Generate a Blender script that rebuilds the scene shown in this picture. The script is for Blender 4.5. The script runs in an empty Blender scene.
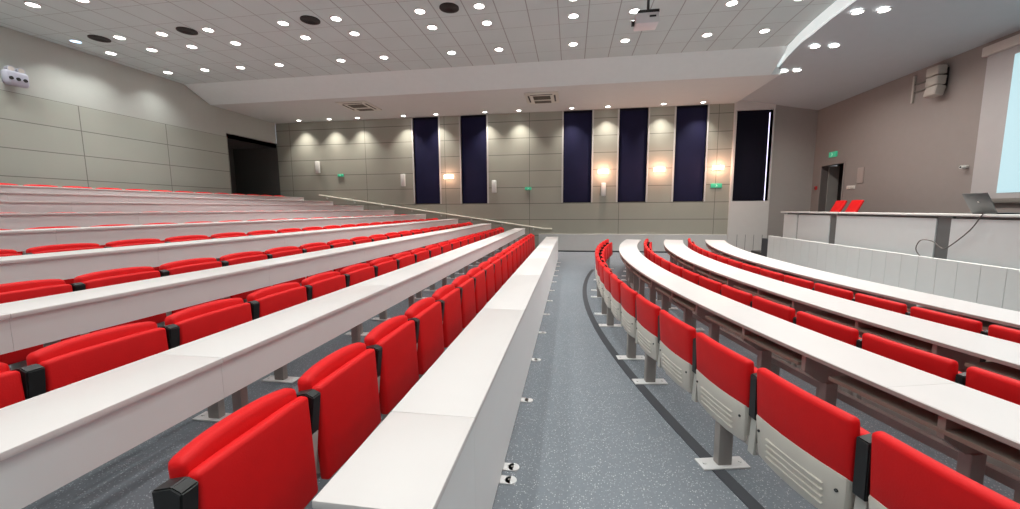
import bpy, bmesh, math, random
from mathutils import Vector, Matrix

random.seed(4)
S = bpy.context.scene
COL = S.collection
PI = math.pi

# ------------------------------------------------------------------ helpers
def V(*a): return Vector(a)

def obj(name, bm, mat, parent=None, smooth=True):
    me = bpy.data.meshes.new(name)
    bmesh.ops.recalc_face_normals(bm, faces=bm.faces[:])
    bm.to_mesh(me); bm.free()
    if smooth:
        for p in me.polygons: p.use_smooth = True
        try: me.set_sharp_from_angle(angle=math.radians(35))
        except Exception: pass
    me.materials.append(mat)
    o = bpy.data.objects.new(name, me); COL.objects.link(o)
    if parent: o.parent = parent
    return o

def tag(o, label, cat, group=None):
    o['label'] = label; o['category'] = cat
    if group: o['group'] = group
    return o

def struct(o):
    o['kind'] = 'structure'; return o

def empty(name, loc=(0, 0, 0), rz=0.0):
    o = bpy.data.objects.new(name, None); COL.objects.link(o)
    o.empty_display_size = 0.1
    o.location = loc; o.rotation_euler = (0, 0, rz)
    return o

def thing(name, label, cat, loc=(0, 0, 0), rz=0.0, group=None):
    return tag(empty(name, loc, rz), label, cat, group)

def dup(root, loc, rz, label=None, group=None):
    r = root.copy(); COL.objects.link(r); r.location = loc; r.rotation_euler = (0, 0, rz)
    if label: r['label'] = label
    if group: r['group'] = group
    for ch in list(root.children):
        c = ch.copy(); COL.objects.link(c); c.parent = r
        for g in ch.children:
            d = g.copy(); COL.objects.link(d); d.parent = c
    return r

def box(bm, x0, x1, y0, y1, z0, z1, bev=0.0, seg=2, M=None):
    vs = [bm.verts.new((x, y, z)) for x in (x0, x1) for y in (y0, y1) for z in (z0, z1)]
    f = [(0, 1, 3, 2), (4, 6, 7, 5), (0, 4, 5, 1), (2, 3, 7, 6), (0, 2, 6, 4), (1, 5, 7, 3)]
    fs = [bm.faces.new([vs[i] for i in q]) for q in f]
    if bev > 0:
        es = list({e for q in fs for e in q.edges})
        r = bmesh.ops.bevel(bm, geom=es, offset=bev, segments=seg, profile=0.5, affect='EDGES', clamp_overlap=True)
        vs = list({v for q in r['faces'] for v in q.verts} | {v for v in vs if v.is_valid})
    if M is not None:
        for v in vs: v.co = M @ v.co
    return vs

def prism(bm, pts, axis, a0, a1):
    """pts: 2-D outline; axis 0: (y,z) outline along x; 1: (x,z) along y; 2: (x,y) along z."""
    def co(p, a):
        if axis == 0: return (a, p[0], p[1])
        if axis == 1: return (p[0], a, p[1])
        return (p[0], p[1], a)
    A = [bm.verts.new(co(p, a0)) for p in pts]; B = [bm.verts.new(co(p, a1)) for p in pts]
    n = len(pts)
    bm.faces.new(A); bm.faces.new(B[::-1])
    for i in range(n):
        j = (i + 1) % n
        bm.faces.new((A[i], A[j], B[j], B[i]))
    return A + B

def cyl(bm, c, r, h, seg=24, axis=2, r2=None):
    """solid cylinder from c along axis by h"""
    r2 = r if r2 is None else r2
    R0, R1 = [], []
    for i in range(seg):
        a = 2 * PI * i / seg
        for L, rr, t in ((R0, r, 0), (R1, r2, h)):
            p = [0, 0, 0]; p[axis] = t
            p[(axis + 1) % 3] = rr * math.cos(a); p[(axis + 2) % 3] = rr * math.sin(a)
            L.append(bm.verts.new((c[0] + p[0], c[1] + p[1], c[2] + p[2])))
    bm.faces.new(R0[::-1]); bm.faces.new(R1)
    for i in range(seg):
        j = (i + 1) % seg
        bm.faces.new((R0[i], R0[j], R1[j], R1[i]))
    return R0 + R1

def ring(bm, c, r0, r1, h, seg=32):
    """flat ring about z"""
    L = []
    for rr, z in ((r0, 0), (r1, 0), (r1, h), (r0, h)):
        L.append([bm.verts.new((c[0] + rr * math.cos(2 * PI * i / seg), c[1] + rr * math.sin(2 * PI * i / seg), c[2] + z)) for i in range(seg)])
    for k in range(4):
        A, B = L[k], L[(k + 1) % 4]
        for i in range(seg):
            j = (i + 1) % seg
            bm.faces.new((A[i], A[j], B[j], B[i]))

def tube(bm, pts, r, seg=8):
    pts = [Vector(p) for p in pts]
    rings = []
    for i, p in enumerate(pts):
        t = (pts[min(i + 1, len(pts) - 1)] - pts[max(i - 1, 0)]).normalized()
        up = Vector((0, 0, 1)) if abs(t.z) < 0.9 else Vector((1, 0, 0))
        a = t.cross(up).normalized(); b = t.cross(a)
        rings.append([bm.verts.new(p + a * r * math.cos(2 * PI * k / seg) + b * r * math.sin(2 * PI * k / seg)) for k in range(seg)])
    for A, B in zip(rings, rings[1:]):
        for k in range(seg):
            bm.faces.new((A[k], A[(k + 1) % seg], B[(k + 1) % seg], B[k]))
    bm.faces.new(rings[0][::-1]); bm.faces.new(rings[-1])

# the curved block: rows are arcs about one centre in front of the stage
CX, CY = 19.0, 6.7
def arc(R, ph): return (CX - R * math.cos(ph), CY + R * math.sin(ph))

def sweep(bm, prof, p0, p1, n):
    """closed profile [(R,z)...] swept along the arc from angle p0 to p1"""
    rings = []
    for i in range(n + 1):
        ph = p0 + (p1 - p0) * i / n
        rings.append([bm.verts.new((*arc(R, ph), z)) for R, z in prof])
    m = len(prof)
    for A, B in zip(rings, rings[1:]):
        for k in range(m):
            bm.faces.new((A[k], A[(k + 1) % m], B[(k + 1) % m], B[k]))
    bm.faces.new(rings[0][::-1]); bm.faces.new(rings[-1])

def loops_x(bm, xs):
    for x in xs:
        bmesh.ops.bisect_plane(bm, geom=bm.verts[:] + bm.edges[:] + bm.faces[:], plane_co=(x, 0, 0), plane_no=(1, 0, 0))

ORD = ['zeroth', 'first', 'second', 'third', 'fourth', 'fifth', 'sixth', 'seventh', 'eighth', 'ninth', 'tenth', 'eleventh',
       'twelfth', 'thirteenth', 'fourteenth', 'fifteenth', 'sixteenth', 'seventeenth', 'eighteenth', 'nineteenth', 'twentieth',
       'twenty-first', 'twenty-second', 'twenty-third', 'twenty-fourth', 'twenty-fifth']

# ------------------------------------------------------------------ materials
def nt(name):
    m = bpy.data.materials.new(name); m.use_nodes = True
    n = m.node_tree; b = n.nodes['Principled BSDF']
    return m, n, b

def mat(name, col, rough=0.5, metal=0.0, spec=0.5, var=0.04, vscale=6.0, bump=0.0, bscale=80.0, emis=None, estr=0.0):
    m, n, b = nt(name)
    b.inputs['Roughness'].default_value = rough; b.inputs['Metallic'].default_value = metal
    b.inputs['Specular IOR Level'].default_value = spec
    tc = n.nodes.new('ShaderNodeTexCoord'); nz = n.nodes.new('ShaderNodeTexNoise')
    nz.inputs['Scale'].default_value = vscale; nz.inputs['Detail'].default_value = 3
    n.links.new(tc.outputs['Object'], nz.inputs['Vector'])
    mx = n.nodes.new('ShaderNodeMix'); mx.data_type = 'RGBA'
    lo = [max(0, c * (1 - var)) for c in col]; hi = [min(1, c * (1 + var)) for c in col]
    mx.inputs[6].default_value = (*lo, 1); mx.inputs[7].default_value = (*hi, 1)
    n.links.new(nz.outputs['Fac'], mx.inputs[0]); n.links.new(mx.outputs[2], b.inputs['Base Color'])
    if bump > 0:
        n2 = n.nodes.new('ShaderNodeTexNoise'); n2.inputs['Scale'].default_value = bscale
        n.links.new(tc.outputs['Object'], n2.inputs['Vector'])
        bp = n.nodes.new('ShaderNodeBump'); bp.inputs['Strength'].default_value = bump; bp.inputs['Distance'].default_value = 0.003
        n.links.new(n2.outputs['Fac'], bp.inputs['Height']); n.links.new(bp.outputs['Normal'], b.inputs['Normal'])
    if emis:
        b.inputs['Emission Color'].default_value = (*emis, 1); b.inputs['Emission Strength'].default_value = estr
    return m

def math_node(n, op, a, b=None, c=None):
    k = n.nodes.new('ShaderNodeMath'); k.operation = op
    for i, v in enumerate((a, b, c)):
        if v is None: continue
        if isinstance(v, (int, float)): k.inputs[i].default_value = v
        else: n.links.new(v, k.inputs[i])
    return k.outputs[0]

def grid_mat(name, col, line, specs, rough=0.6, var=0.05, wave=None):
    """flat cladding with joints; specs: list of (axis index, pitch, offset, joint width)"""
    m, n, b = nt(name)
    b.inputs['Roughness'].default_value = rough
    b.inputs['Specular IOR Level'].default_value = 0.3
    tc = n.nodes.new('ShaderNodeTexCoord'); sp = n.nodes.new('ShaderNodeSeparateXYZ')
    n.links.new(tc.outputs['Object'], sp.inputs[0])
    fac = None
    for ax, pitch, off, w in specs:
        t = math_node(n, 'ADD', sp.outputs[ax], -off + pitch * 100 + w / 2)
        t = math_node(n, 'MODULO', t, pitch)
        t = math_node(n, 'LESS_THAN', t, w)
        fac = t if fac is None else math_node(n, 'MAXIMUM', fac, t)
    nz = n.nodes.new('ShaderNodeTexNoise'); nz.inputs['Scale'].default_value = 1.5; nz.inputs['Detail'].default_value = 4
    n.links.new(tc.outputs['Object'], nz.inputs['Vector'])
    mx = n.nodes.new('ShaderNodeMix'); mx.data_type = 'RGBA'
    mx.inputs[6].default_value = (*[c * (1 - var) for c in col], 1); mx.inputs[7].default_value = (*[c * (1 + var) for c in col], 1)
    n.links.new(nz.outputs['Fac'], mx.inputs[0])
    m2 = n.nodes.new('ShaderNodeMix'); m2.data_type = 'RGBA'
    n.links.new(fac, m2.inputs[0]); n.links.new(mx.outputs[2], m2.inputs[6]); m2.inputs[7].default_value = (*line, 1)
    n.links.new(m2.outputs[2], b.inputs['Base Color'])
    return m

def carpet_mat(name, col, speck):
    m, n, b = nt(name)
    b.inputs['Roughness'].default_value = 0.75; b.inputs['Specular IOR Level'].default_value = 0.25
    tc = n.nodes.new('ShaderNodeTexCoord')
    def noise(scale, detail=2):
        k = n.nodes.new('ShaderNodeTexNoise'); k.inputs['Scale'].default_value = scale; k.inputs['Detail'].default_value = detail
        n.links.new(tc.outputs['Object'], k.inputs['Vector']); return k.outputs['Fac']
    def ramp(f, a, c):
        r = n.nodes.new('ShaderNodeMapRange'); r.inputs['From Min'].default_value = a; r.inputs['From Max'].default_value = c
        n.links.new(f, r.inputs['Value']); return r.outputs[0]
    big = noise(0.8, 3); fine = noise(40, 2)
    m1 = n.nodes.new('ShaderNodeMix'); m1.data_type = 'RGBA'
    m1.inputs[6].default_value = (*[c * 0.8 for c in col], 1); m1.inputs[7].default_value = (*[c * 1.2 for c in col], 1)
    n.links.new(math_node(n, 'MULTIPLY_ADD', big, 0.5, math_node(n, 'MULTIPLY', fine, 0.5)), m1.inputs[0])
    vo = n.nodes.new('ShaderNodeTexVoronoi'); vo.inputs['Scale'].default_value = 88
    n.links.new(tc.outputs['Object'], vo.inputs['Vector'])
    spk = ramp(vo.outputs['Distance'], 0.36, 0.22)
    sc = n.nodes.new('ShaderNodeSeparateColor'); n.links.new(vo.outputs['Color'], sc.inputs[0])
    keep = math_node(n, 'GREATER_THAN', sc.outputs[0], 0.35)
    f = math_node(n, 'MULTIPLY', spk, keep); f = math_node(n, 'MULTIPLY', f, sc.outputs[1])
    m2 = n.nodes.new('ShaderNodeMix'); m2.data_type = 'RGBA'
    n.links.new(f, m2.inputs[0]); n.links.new(m1.outputs[2], m2.inputs[6]); m2.inputs[7].default_value = (*speck, 1)
    n.links.new(m2.outputs[2], b.inputs['Base Color'])
    return m

M = {}
M['carpet'] = carpet_mat('speckled_carpet', (0.195, 0.22, 0.248), (0.60, 0.63, 0.65))
M['tier'] = carpet_mat('tier_carpet', (0.16, 0.18, 0.205), (0.5, 0.53, 0.56))
M['strip'] = mat('dark_strip', (0.05, 0.055, 0.065), 0.7)
M['tile'] = grid_mat('ceiling_tile', (0.55, 0.63, 0.63), (0.30, 0.33, 0.33), [(0, 0.6, 0.3, 0.020), (1, 0.71, 7.515, 0.010)], 0.8, 0.05)
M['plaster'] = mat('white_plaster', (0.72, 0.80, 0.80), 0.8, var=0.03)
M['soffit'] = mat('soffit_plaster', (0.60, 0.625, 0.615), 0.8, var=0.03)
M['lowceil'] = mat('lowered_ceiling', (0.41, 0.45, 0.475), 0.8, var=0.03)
M['upper'] = mat('upper_wall_paint', (0.46, 0.48, 0.45), 0.8, var=0.03)
M['frontwall'] = mat('front_wall_paint', (0.255, 0.225, 0.212), 0.8, var=0.04)
M['cladY'] = grid_mat('olive_grey_cladding_back', (0.39, 0.405, 0.36), (0.17, 0.17, 0.155), [(2, 0.6, 4.17, 0.018), (1, 2.1, 8.2, 0.018)], 0.5)
M['cladX'] = grid_mat('olive_grey_cladding_far', (0.36, 0.36, 0.305), (0.13, 0.13, 0.115), [(2, 0.6, 4.2, 0.020), (0, 3.25, -8.05, 0.016)], 0.45)
M['recess'] = mat('recess_shade', (0.10, 0.097, 0.09), 0.8)  # dark colour stands in for the shade inside the back wall opening
M['white'] = mat('white_laminate', (0.72, 0.685, 0.68), 0.35, spec=0.4, var=0.015)
M['front'] = mat('light_grey_laminate', (0.84, 0.85, 0.855), 0.4, spec=0.4, var=0.02)
M['edge'] = mat('grey_board_edge', (0.42, 0.39, 0.37), 0.5)
M['shelf'] = mat('brown_grey_board', (0.30, 0.255, 0.215), 0.5)
M['steel'] = mat('taupe_painted_steel', (0.36, 0.33, 0.305), 0.4)
M['plate'] = mat('white_base_plate', (0.72, 0.72, 0.72), 0.4)
M['red'] = mat('red_upholstery', (0.73, 0.009, 0.011), 0.52, spec=0.22, var=0.08, vscale=9, bump=0.25, bscale=160)
M['shellm'] = mat('cream_plastic', (0.66, 0.62, 0.56), 0.4, var=0.02)
M['black'] = mat('black_plastic', (0.012, 0.013, 0.014), 0.4)
M['sidep'] = mat('pale_side_plastic', (0.55, 0.54, 0.50), 0.45)
M['navy'] = mat('navy_blind_fabric', (0.005, 0.005, 0.034), 0.7, spec=0.25, var=0.25, vscale=2.5, bump=0.2, bscale=60)
M['navyd'] = mat('dark_navy_blind_fabric', (0.003, 0.003, 0.012), 0.7, spec=0.2, var=0.25, vscale=2.5)
M['frame'] = mat('pale_grey_frame', (0.55, 0.55, 0.53), 0.45)
M['dado'] = mat('light_grey_dado', (0.58, 0.585, 0.575), 0.55)
M['lens'] = mat('lamp_lens', (0.9, 0.9, 0.88), 0.4, emis=(1, 0.97, 0.93), estr=14)
M['lensc'] = mat('cool_lamp_lens', (0.8, 0.9, 1.0), 0.4, emis=(0.45, 0.75, 1.0), estr=3)
M['trim'] = mat('lamp_trim', (0.75, 0.74, 0.72), 0.4)
M['warm'] = mat('sconce_glass', (1, 0.85, 0.7), 0.4, emis=(1, 0.70, 0.50), estr=5)
M['vent'] = mat('near_black', (0.028, 0.026, 0.025), 0.6)
M['cass'] = mat('cassette_panel', (0.62, 0.62, 0.56), 0.45)
M['ventb'] = mat('brown_grille', (0.10, 0.09, 0.07), 0.6)
M['green'] = mat('exit_green', (0.05, 0.45, 0.25), 0.4, emis=(0.10, 0.70, 0.40), estr=0.22)
M['signw'] = mat('sign_white', (0.5, 0.8, 0.65), 0.4, emis=(0.5, 0.95, 0.75), estr=0.28)
M['screen'] = mat('lit_projection', (0.08, 0.085, 0.086), 0.7, emis=(0.62, 0.92, 1.0), estr=0.80)
M['border'] = mat('screen_border', (0.40, 0.385, 0.385), 0.7)
M['case'] = mat('screen_casing', (0.50, 0.47, 0.44), 0.5)
M['spk'] = mat('loudspeaker_grey', (0.40, 0.37, 0.33), 0.5)
M['spkw'] = mat('white_loudspeaker', (0.72, 0.73, 0.70), 0.45)
M['grille'] = mat('grey_grille', (0.18, 0.17, 0.155), 0.5)
M['stagew'] = mat('stage_white_board', (0.77, 0.79, 0.77), 0.5, var=0.02)
M['deskw'] = mat('stage_desk_panel', (0.74, 0.77, 0.775), 0.45, var=0.02)
M['deskt'] = mat('stage_desk_top', (0.68, 0.67, 0.65), 0.4)
M['post'] = mat('stage_desk_post', (0.17, 0.175, 0.175), 0.5)
M['lap'] = mat('laptop_grey', (0.12, 0.125, 0.125), 0.4, metal=0.4)
M['cable'] = mat('cable_grey', (0.13, 0.12, 0.115), 0.5)
M['rail'] = mat('cream_handrail', (0.72, 0.70, 0.60), 0.35)
M['daylight'] = mat('daylit_glass', (0.8, 0.8, 0.9), 0.3, emis=(0.74, 0.70, 0.98), estr=2.2)
M['redsign'] = mat('red_call_point', (0.45, 0.03, 0.03), 0.4)
M['greyp'] = mat('grey_paper', (0.32, 0.27, 0.25), 0.7)
M['palep'] = mat('pale_switch', (0.62, 0.58, 0.54), 0.5)
M['blueg'] = mat('blue_grey_plastic', (0.46, 0.47, 0.56), 0.35)
M['proj'] = mat('projector_body', (0.66, 0.64, 0.66), 0.4)
M['wallp'] = mat('pilaster_paint', (0.64, 0.63, 0.605), 0.7, var=0.03)
M['band'] = mat('glowing_white_band', (0.80, 0.83, 0.83), 0.5, emis=(0.88, 1.0, 1.0), estr=0.50)  # emission gives the white fascia its own glow, as a lit cove
M['taupe'] = mat('taupe_wall_paint', (0.38, 0.355, 0.33), 0.75, var=0.03)

# ------------------------------------------------------------------ room
XB, XF, YF, YN = -11.9, 8.0, 14.8, -7.0       # back wall, front wall, far wall, near wall
ZT, ZS = 5.5, 5.1                              # tiled ceiling, soffit by the far wall
NR, PX, RZ = 9, 1.25, 0.172                    # raked rows
def tier_z(j): return RZ * j + (0, -0.045, -0.055, -0.07, -0.10, -0.10, -0.12, -0.12, -0.03)[j]

bm = bmesh.new()
box(bm, -1.55, XF + 0.2, YN, YF + 0.2, -0.12, 0)
struct(obj('floor', bm, M['carpet'], smooth=False))
bm = bmesh.new()
prof = [(-1.55, -0.12)]
for j in range(1, NR):
    x = -1.55 - PX * (j - 1); prof += [(x, tier_z(j)), (x - PX if j < NR - 1 else XB - 2.2, tier_z(j))]
prof += [(XB - 2.2, -0.12)]
prism(bm, prof, 1, YN, YF + 0.2)
o = struct(obj('floor_tiers', bm, M['tier'], smooth=False))
bm = bmesh.new()
for j in range(1, NR):
    x = -1.55 - PX * (j - 1)
    box(bm, x - 0.05, x + 0.012, YN, YF, tier_z(j) - 0.03, tier_z(j) + 0.006)
struct(obj('trim_1', bm, M['strip'], smooth=False))
bm = bmesh.new()
so = [(17.68 - rr * math.cos(a), 7.1 + rr * math.sin(a)) for rr in (17.375, 17.455) for a in ([-0.85 + 1.043 * k / 60 for k in range(61)] if rr < 17.4 else [0.193 - 1.043 * k / 60 for k in range(61)])]
prism(bm, so, 2, 0, 0.005)
struct(obj('trim_2', bm, M['strip'], smooth=False))

# ceiling: tiled field, sloping fascia, soffit, curved fascia, lowered part over the stage
def low_z(x): return 5.30 - 0.18 * (x - 5.0)
def edge_x(y): return 4.96 + (y - 8.55) ** 2 / 27.0        # the curved edge of the tiled field
bm = bmesh.new()
N = 48
ey = [YN + (11.0 - YN) * i / N for i in range(N + 1)]
ec = [(min(edge_x(y), XF), y) for y in ey]
prism(bm, [(XB, YN)] + ec + [(XB, 11.0)], 2, ZT, ZT + 0.15)
struct(obj('ceiling', bm, M['tile'], smooth=False))
bm = bmesh.new()
XC = edge_x(11.0)
prism(bm, [(11.0, ZT), (11.87, ZS), (11.87, ZT + 0.15), (11.0, ZT + 0.15)], 0, XB, XC + 0.02)
struct(obj('ceiling_fascia', bm, M['plaster'], smooth=False))
bm = bmesh.new()
box(bm, XB, 5.45, 11.87, YF, ZS, ZS + 0.55)
struct(obj('ceiling_soffit', bm, M['soffit'], smooth=False))
bm = bmesh.new()
ey2 = [y for y in ey if edge_x(y) < XF - 0.1] + [11.3, 11.6, 11.9]
prism(bm, [(edge_x(y) - 0.015, y) for y in ey2] + [(edge_x(y) + 0.06, y) for y in ey2[::-1]], 2, 5.285, ZT + 0.1)
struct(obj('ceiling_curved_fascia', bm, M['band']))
bm = bmesh.new()
low = [(min(edge_x(y) + 0.02, XF - 0.01), y) for y in ey] + [(edge_x(11.9) + 0.02, 11.9), (5.45, 11.92), (5.45, YF)]
A = [bm.verts.new((x, y, low_z(x))) for x, y in low]
B = [bm.verts.new((XF, y, low_z(XF))) for x, y in low]
A2 = [bm.verts.new((v.co.x, v.co.y, 5.65)) for v in A]; B2 = [bm.verts.new((v.co.x, v.co.y, 5.65)) for v in B]
for i in range(len(low) - 1):
    bm.faces.new((A[i], A[i + 1], B[i + 1], B[i])); bm.faces.new((A2[i], B2[i], B2[i + 1], A2[i + 1]))
    bm.faces.new((A[i], A2[i], A2[i + 1], A[i + 1])); bm.faces.new((B[i], B[i + 1], B2[i + 1], B2[i]))
bm.faces.new((A[0], B[0], B2[0], A2[0])); bm.faces.new((A[-1], A2[-1], B2[-1], B[-1]))
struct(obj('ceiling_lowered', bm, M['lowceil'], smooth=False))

# back wall (behind the highest row): clad below, painted above, a dark opening at its far end
bm = bmesh.new()
box(bm, XB - 0.2, XB - 0.03, YN, YF, 4.15, ZT + 0.15)
struct(obj('wall_back_upper', bm, M['upper'], smooth=False))
bm = bmesh.new()
box(bm, XB - 0.2, XB, YN, 12.42, 1.0, 4.17)
struct(obj('wall_back', bm, M['cladY'], smooth=False))
bm = bmesh.new()
box(bm, XB - 2.2, XB - 2.05, 12.0, YF, 1.0, 4.3)
box(bm, XB - 2.2, XB - 0.2, 12.2, 12.42, 1.0, 4.3)
box(bm, XB - 2.2, XB - 0.03, 12.42, YF, 4.15, 4.3)
box(bm, XB - 2.2, XB, YF, YF + 0.2, 1.0, 4.3)
struct(obj('wall_recess', bm, M['recess'], smooth=False))
bm = bmesh.new()
box(bm, XB, XB + 0.06, YN, 12.42, tier_z(8), tier_z(8) + 0.75, bev=0.004)
struct(obj('baseboard_back', bm, M['dado'], smooth=False))
# near wall, behind the camera
bm = bmesh.new(); box(bm, XB - 0.2, XF + 0.2, YN - 0.2, YN, -0.12, 5.7)
struct(obj('wall_near', bm, M['upper'], smooth=False))

# far wall with six window openings
WIN = [(-6.05, -5.03), (-4.16, -3.16), (-0.31, 0.71), (1.65, 2.63), (3.56, 4.58)]
W6 = (5.50, 6.63)
ZW = 1.82
bm = bmesh.new()
box(bm, XB - 0.2, 5.42, YF, YF + 0.22, -0.1, ZW)
xs = [XB] + [v for w in WIN for v in w] + [5.42]
for i in range(0, len(xs), 2):
    box(bm, xs[i], xs[i + 1], YF, YF + 0.22, ZW, ZS + 0.1)
box(bm, XB, 5.42, YF + 0.22, YF + 0.3, ZW - 0.1, 5.6)
struct(obj('wall_far', bm, M['cladX'], smooth=False))
bm = bmesh.new()
box(bm, 5.42, W6[0], YF - 0.05, YF + 0.22, -0.1, 5.3); box(bm, W6[1], 6.69, YF - 0.05, YF + 0.22, -0.1, 5.3)
box(bm, W6[0], W6[1], YF - 0.05, YF + 0.22, -0.1, ZW); box(bm, W6[0], W6[1], YF - 0.05, YF + 0.22, 4.86, 5.3)
box(bm, 5.42, 6.69, YF + 0.22, YF + 0.3, 0, 5.3)
struct(obj('wall_far_pilaster', bm, M['wallp'], smooth=False))
bm = bmesh.new()
for k in range(4):
    x = 5.72 + k * 0.27
    box(bm, x, x + 0.014, YF - 0.054, YF - 0.049, 0.0, 0.66)
struct(obj('trim_4', bm, M['post'], smooth=False))
bm = bmesh.new(); box(bm, 6.69, XF + 0.2, YF, YF + 0.22, -0.1, 5.3)
struct(obj('wall_far_corner', bm, M['taupe'], smooth=False))
bm = bmesh.new(); box(bm, -1.2, 5.40, YF - 0.07, YF, 0.05, 0.66, bev=0.004)
struct(obj('trim_3', bm, M['dado'], smooth=False))
bm = bmesh.new(); box(bm, -1.2, 5.42, YF - 0.055, YF, 0.0, 0.05)  # dark strip stands in for the shadow gap under the dado
struct(obj('shadow_gap_far', bm, M['strip'], smooth=False))
for i, (a, b) in enumerate(WIN + [W6]):
    top = ZS if i < 5 else 4.86
    y0 = YF - 0.02 if i < 5 else YF - 0.07
    w = empty('window_%d' % (i + 1), (a, YF, ZW)); struct(w)
    bm = bmesh.new()
    fw = 0.055
    box(bm, -fw, 0, y0 - YF, 0.16, 0, top - ZW - 0.002, bev=0.004)
    box(bm, b - a, b - a + fw, y0 - YF, 0.16, 0, top - ZW - 0.002, bev=0.004)
    box(bm, -fw, b - a + fw, 0.0 if i < 5 else -0.045, 0.16, -0.012, 0, bev=0.003)
    obj('window_frame', bm, M['frame'], w, smooth=False)
    bm = bmesh.new(); box(bm, 0, b - a, 0.17, 0.18, 0, top - ZW)
    obj('pane', bm, M['daylight'] if i == 5 else M['navyd'], w, smooth=False)
WLAB = ['navy window blind at the high-seat end, first of the six along the far wall',
        'navy window blind second from the high-seat end of the far wall',
        'navy window blind third from the high-seat end, facing the end of the aisle',
        'navy window blind between the first and second lamps past the aisle',
        'navy window blind between the last two glowing wall lamps by the stage',
        'near-black window blind in the pale pilaster, daylight showing along one edge']
for i, (a, b) in enumerate(WIN + [W6]):
    top = ZS if i < 5 else 4.86
    bl = thing('window_blind', WLAB[i], 'blind', ((a + b) / 2, YF + 0.07, ZW), 0, 'navy window blinds')
    w = (b - a) / 2 - 0.004; sh = 0.0
    bm = bmesh.new(); h = top - ZW
    r1 = w if i < 5 else w - 0.06
    n = 24
    fr = []
    for k in range(n + 1):
        x = -w + (r1 + w) * k / n
        fr.append((x, 0.006 * math.cos(k * PI)))
    ol = fr + [(x, y + 0.012) for x, y in fr[::-1]]
    prism(bm, ol, 2, 0.03, h - 0.08)
    obj('fabric', bm, M['navy'] if i < 5 else M['navyd'], bl)
    bm = bmesh.new(); box(bm, -w, r1, -0.018, 0.024, 0.002, 0.03, bev=0.006); obj('bottom_bar', bm, M['navyd'], bl)
    bm = bmesh.new(); box(bm, -w, w, -0.03, 0.05, h - 0.08, h - 0.004, bev=0.01); obj('head_rail', bm, M['navyd'], bl)

# front wall, with the doorway beside the stage
bm = bmesh.new()
SZ = 0.70
D0, D1, DZ = 13.28, 14.35, 2.90
box(bm, XF, XF + 0.2, YN, D0, -0.1, 5.2); box(bm, XF, XF + 0.2, D1, YF + 0.2, -0.1, 5.2); box(bm, XF, XF + 0.2, D0, D1, DZ, 5.2)
box(bm, XF, XF + 0.2, D0, D1, -0.1, SZ)
struct(obj('wall_front', bm, M['frontwall'], smooth=False))
d = struct(empty('door_1', (XF, D0, SZ)))
bm = bmesh.new()
box(bm, 0.5, 1.6, D1 - D0, D1 - D0 + 0.1, 0, 2.3); box(bm, 1.5, 1.6, -0.6, D1 - D0, 0, 2.3); box(bm, 0.2, 1.6, -0.7, -0.6, 0, 2.3)
box(bm, 0.2, 1.6, -0.7, D1 - D0 + 0.1, 2.3, 2.4); box(bm, 0.0, 1.6, -0.7, D1 - D0 + 0.1, -0.1, 0)
obj('passage', bm, M['vent'], d, smooth=False)  # near-black colour puts the unlit passage's darkness into its walls
bm = bmesh.new()
t = 0.05
box(bm, -0.02, 0.2, -t, 0, 0, DZ - SZ + t, bev=0.004); box(bm, -0.02, 0.2, D1 - D0, D1 - D0 + t, 0, DZ - SZ + t, bev=0.004)
box(bm, -0.02, 0.2, 0, D1 - D0, DZ - SZ, DZ - SZ + t, bev=0.004)
obj('door_frame', bm, M['frontwall'], d, smooth=False)
bm = bmesh.new()
box(bm, 0.2, 0.50, D1 - D0 - 0.03, D1 - D0, 0, DZ - SZ)
obj('side_lining', bm, mat('door_lining_grey', (0.30, 0.29, 0.27), 0.6), d, smooth=False)

# stage: platform, white front boards, steps at its far end
bm = bmesh.new(); box(bm, 5.54, XF, YN, 12.5, 0, SZ); box(bm, 7.2, XF, 12.5, YF, 0, SZ)
struct(obj('floor_stage', bm, M['strip'], smooth=False))
bm = bmesh.new()
y = 12.02; k = 0
while y > YN:
    w = 0.325
    box(bm, 5.485, 5.54, y - w + 0.004, y, 0.0, 0.81, bev=0.003, seg=1); y -= w; k += 1
struct(obj('wall_stage', bm, M['stagew'], smooth=False))
bm = bmesh.new()
for k in range(3):
    box(bm, 5.72 + 0.42 * k, 7.2, 12.5, 13.6, 0.23 * k, 0.23 * (k + 1), bev=0.01, seg=1)
struct(obj('floor_steps', bm, M['vent'], smooth=False))

# ------------------------------------------------------------------ lamps
def make_downlight():
    root = empty('ceiling_downlight')
    bm = bmesh.new(); ring(bm, (0, 0, -0.014), 0.092, 0.116, 0.014); obj('trim_ring', bm, M['trim'], root)
    bm = bmesh.new(); cyl(bm, (0, 0, -0.010), 0.092, 0.009, 32); obj('lens', bm, M['lens'], root)
    return root
dl0 = make_downlight(); dl_used = [False]
LAMP = bpy.data.lights.new('lamp', 'AREA'); LAMP.shape = 'DISK'; LAMP.size = 0.19; LAMP.energy = 10.6; LAMP.color = (0.985, 1.0, 0.955)
LAMP.spread = math.radians(108)
LAMPS = bpy.data.lights.new('soffit_lamp', 'AREA'); LAMPS.shape = 'DISK'; LAMPS.size = 0.14; LAMPS.energy = 18.0; LAMPS.color = (1, 0.93, 0.85)
LAMPS.spread = math.radians(88)
LAMPT = LAMPS.copy(); LAMPT.energy = 26.0; LAMPT.spread = math.radians(150); LAMPT.color = (1, 0.94, 0.88)
def lamp(parent, data):
    o = bpy.data.objects.new('lamp', data); COL.objects.link(o); o.parent = parent; o.location = (0, 0, -0.022)
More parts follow.
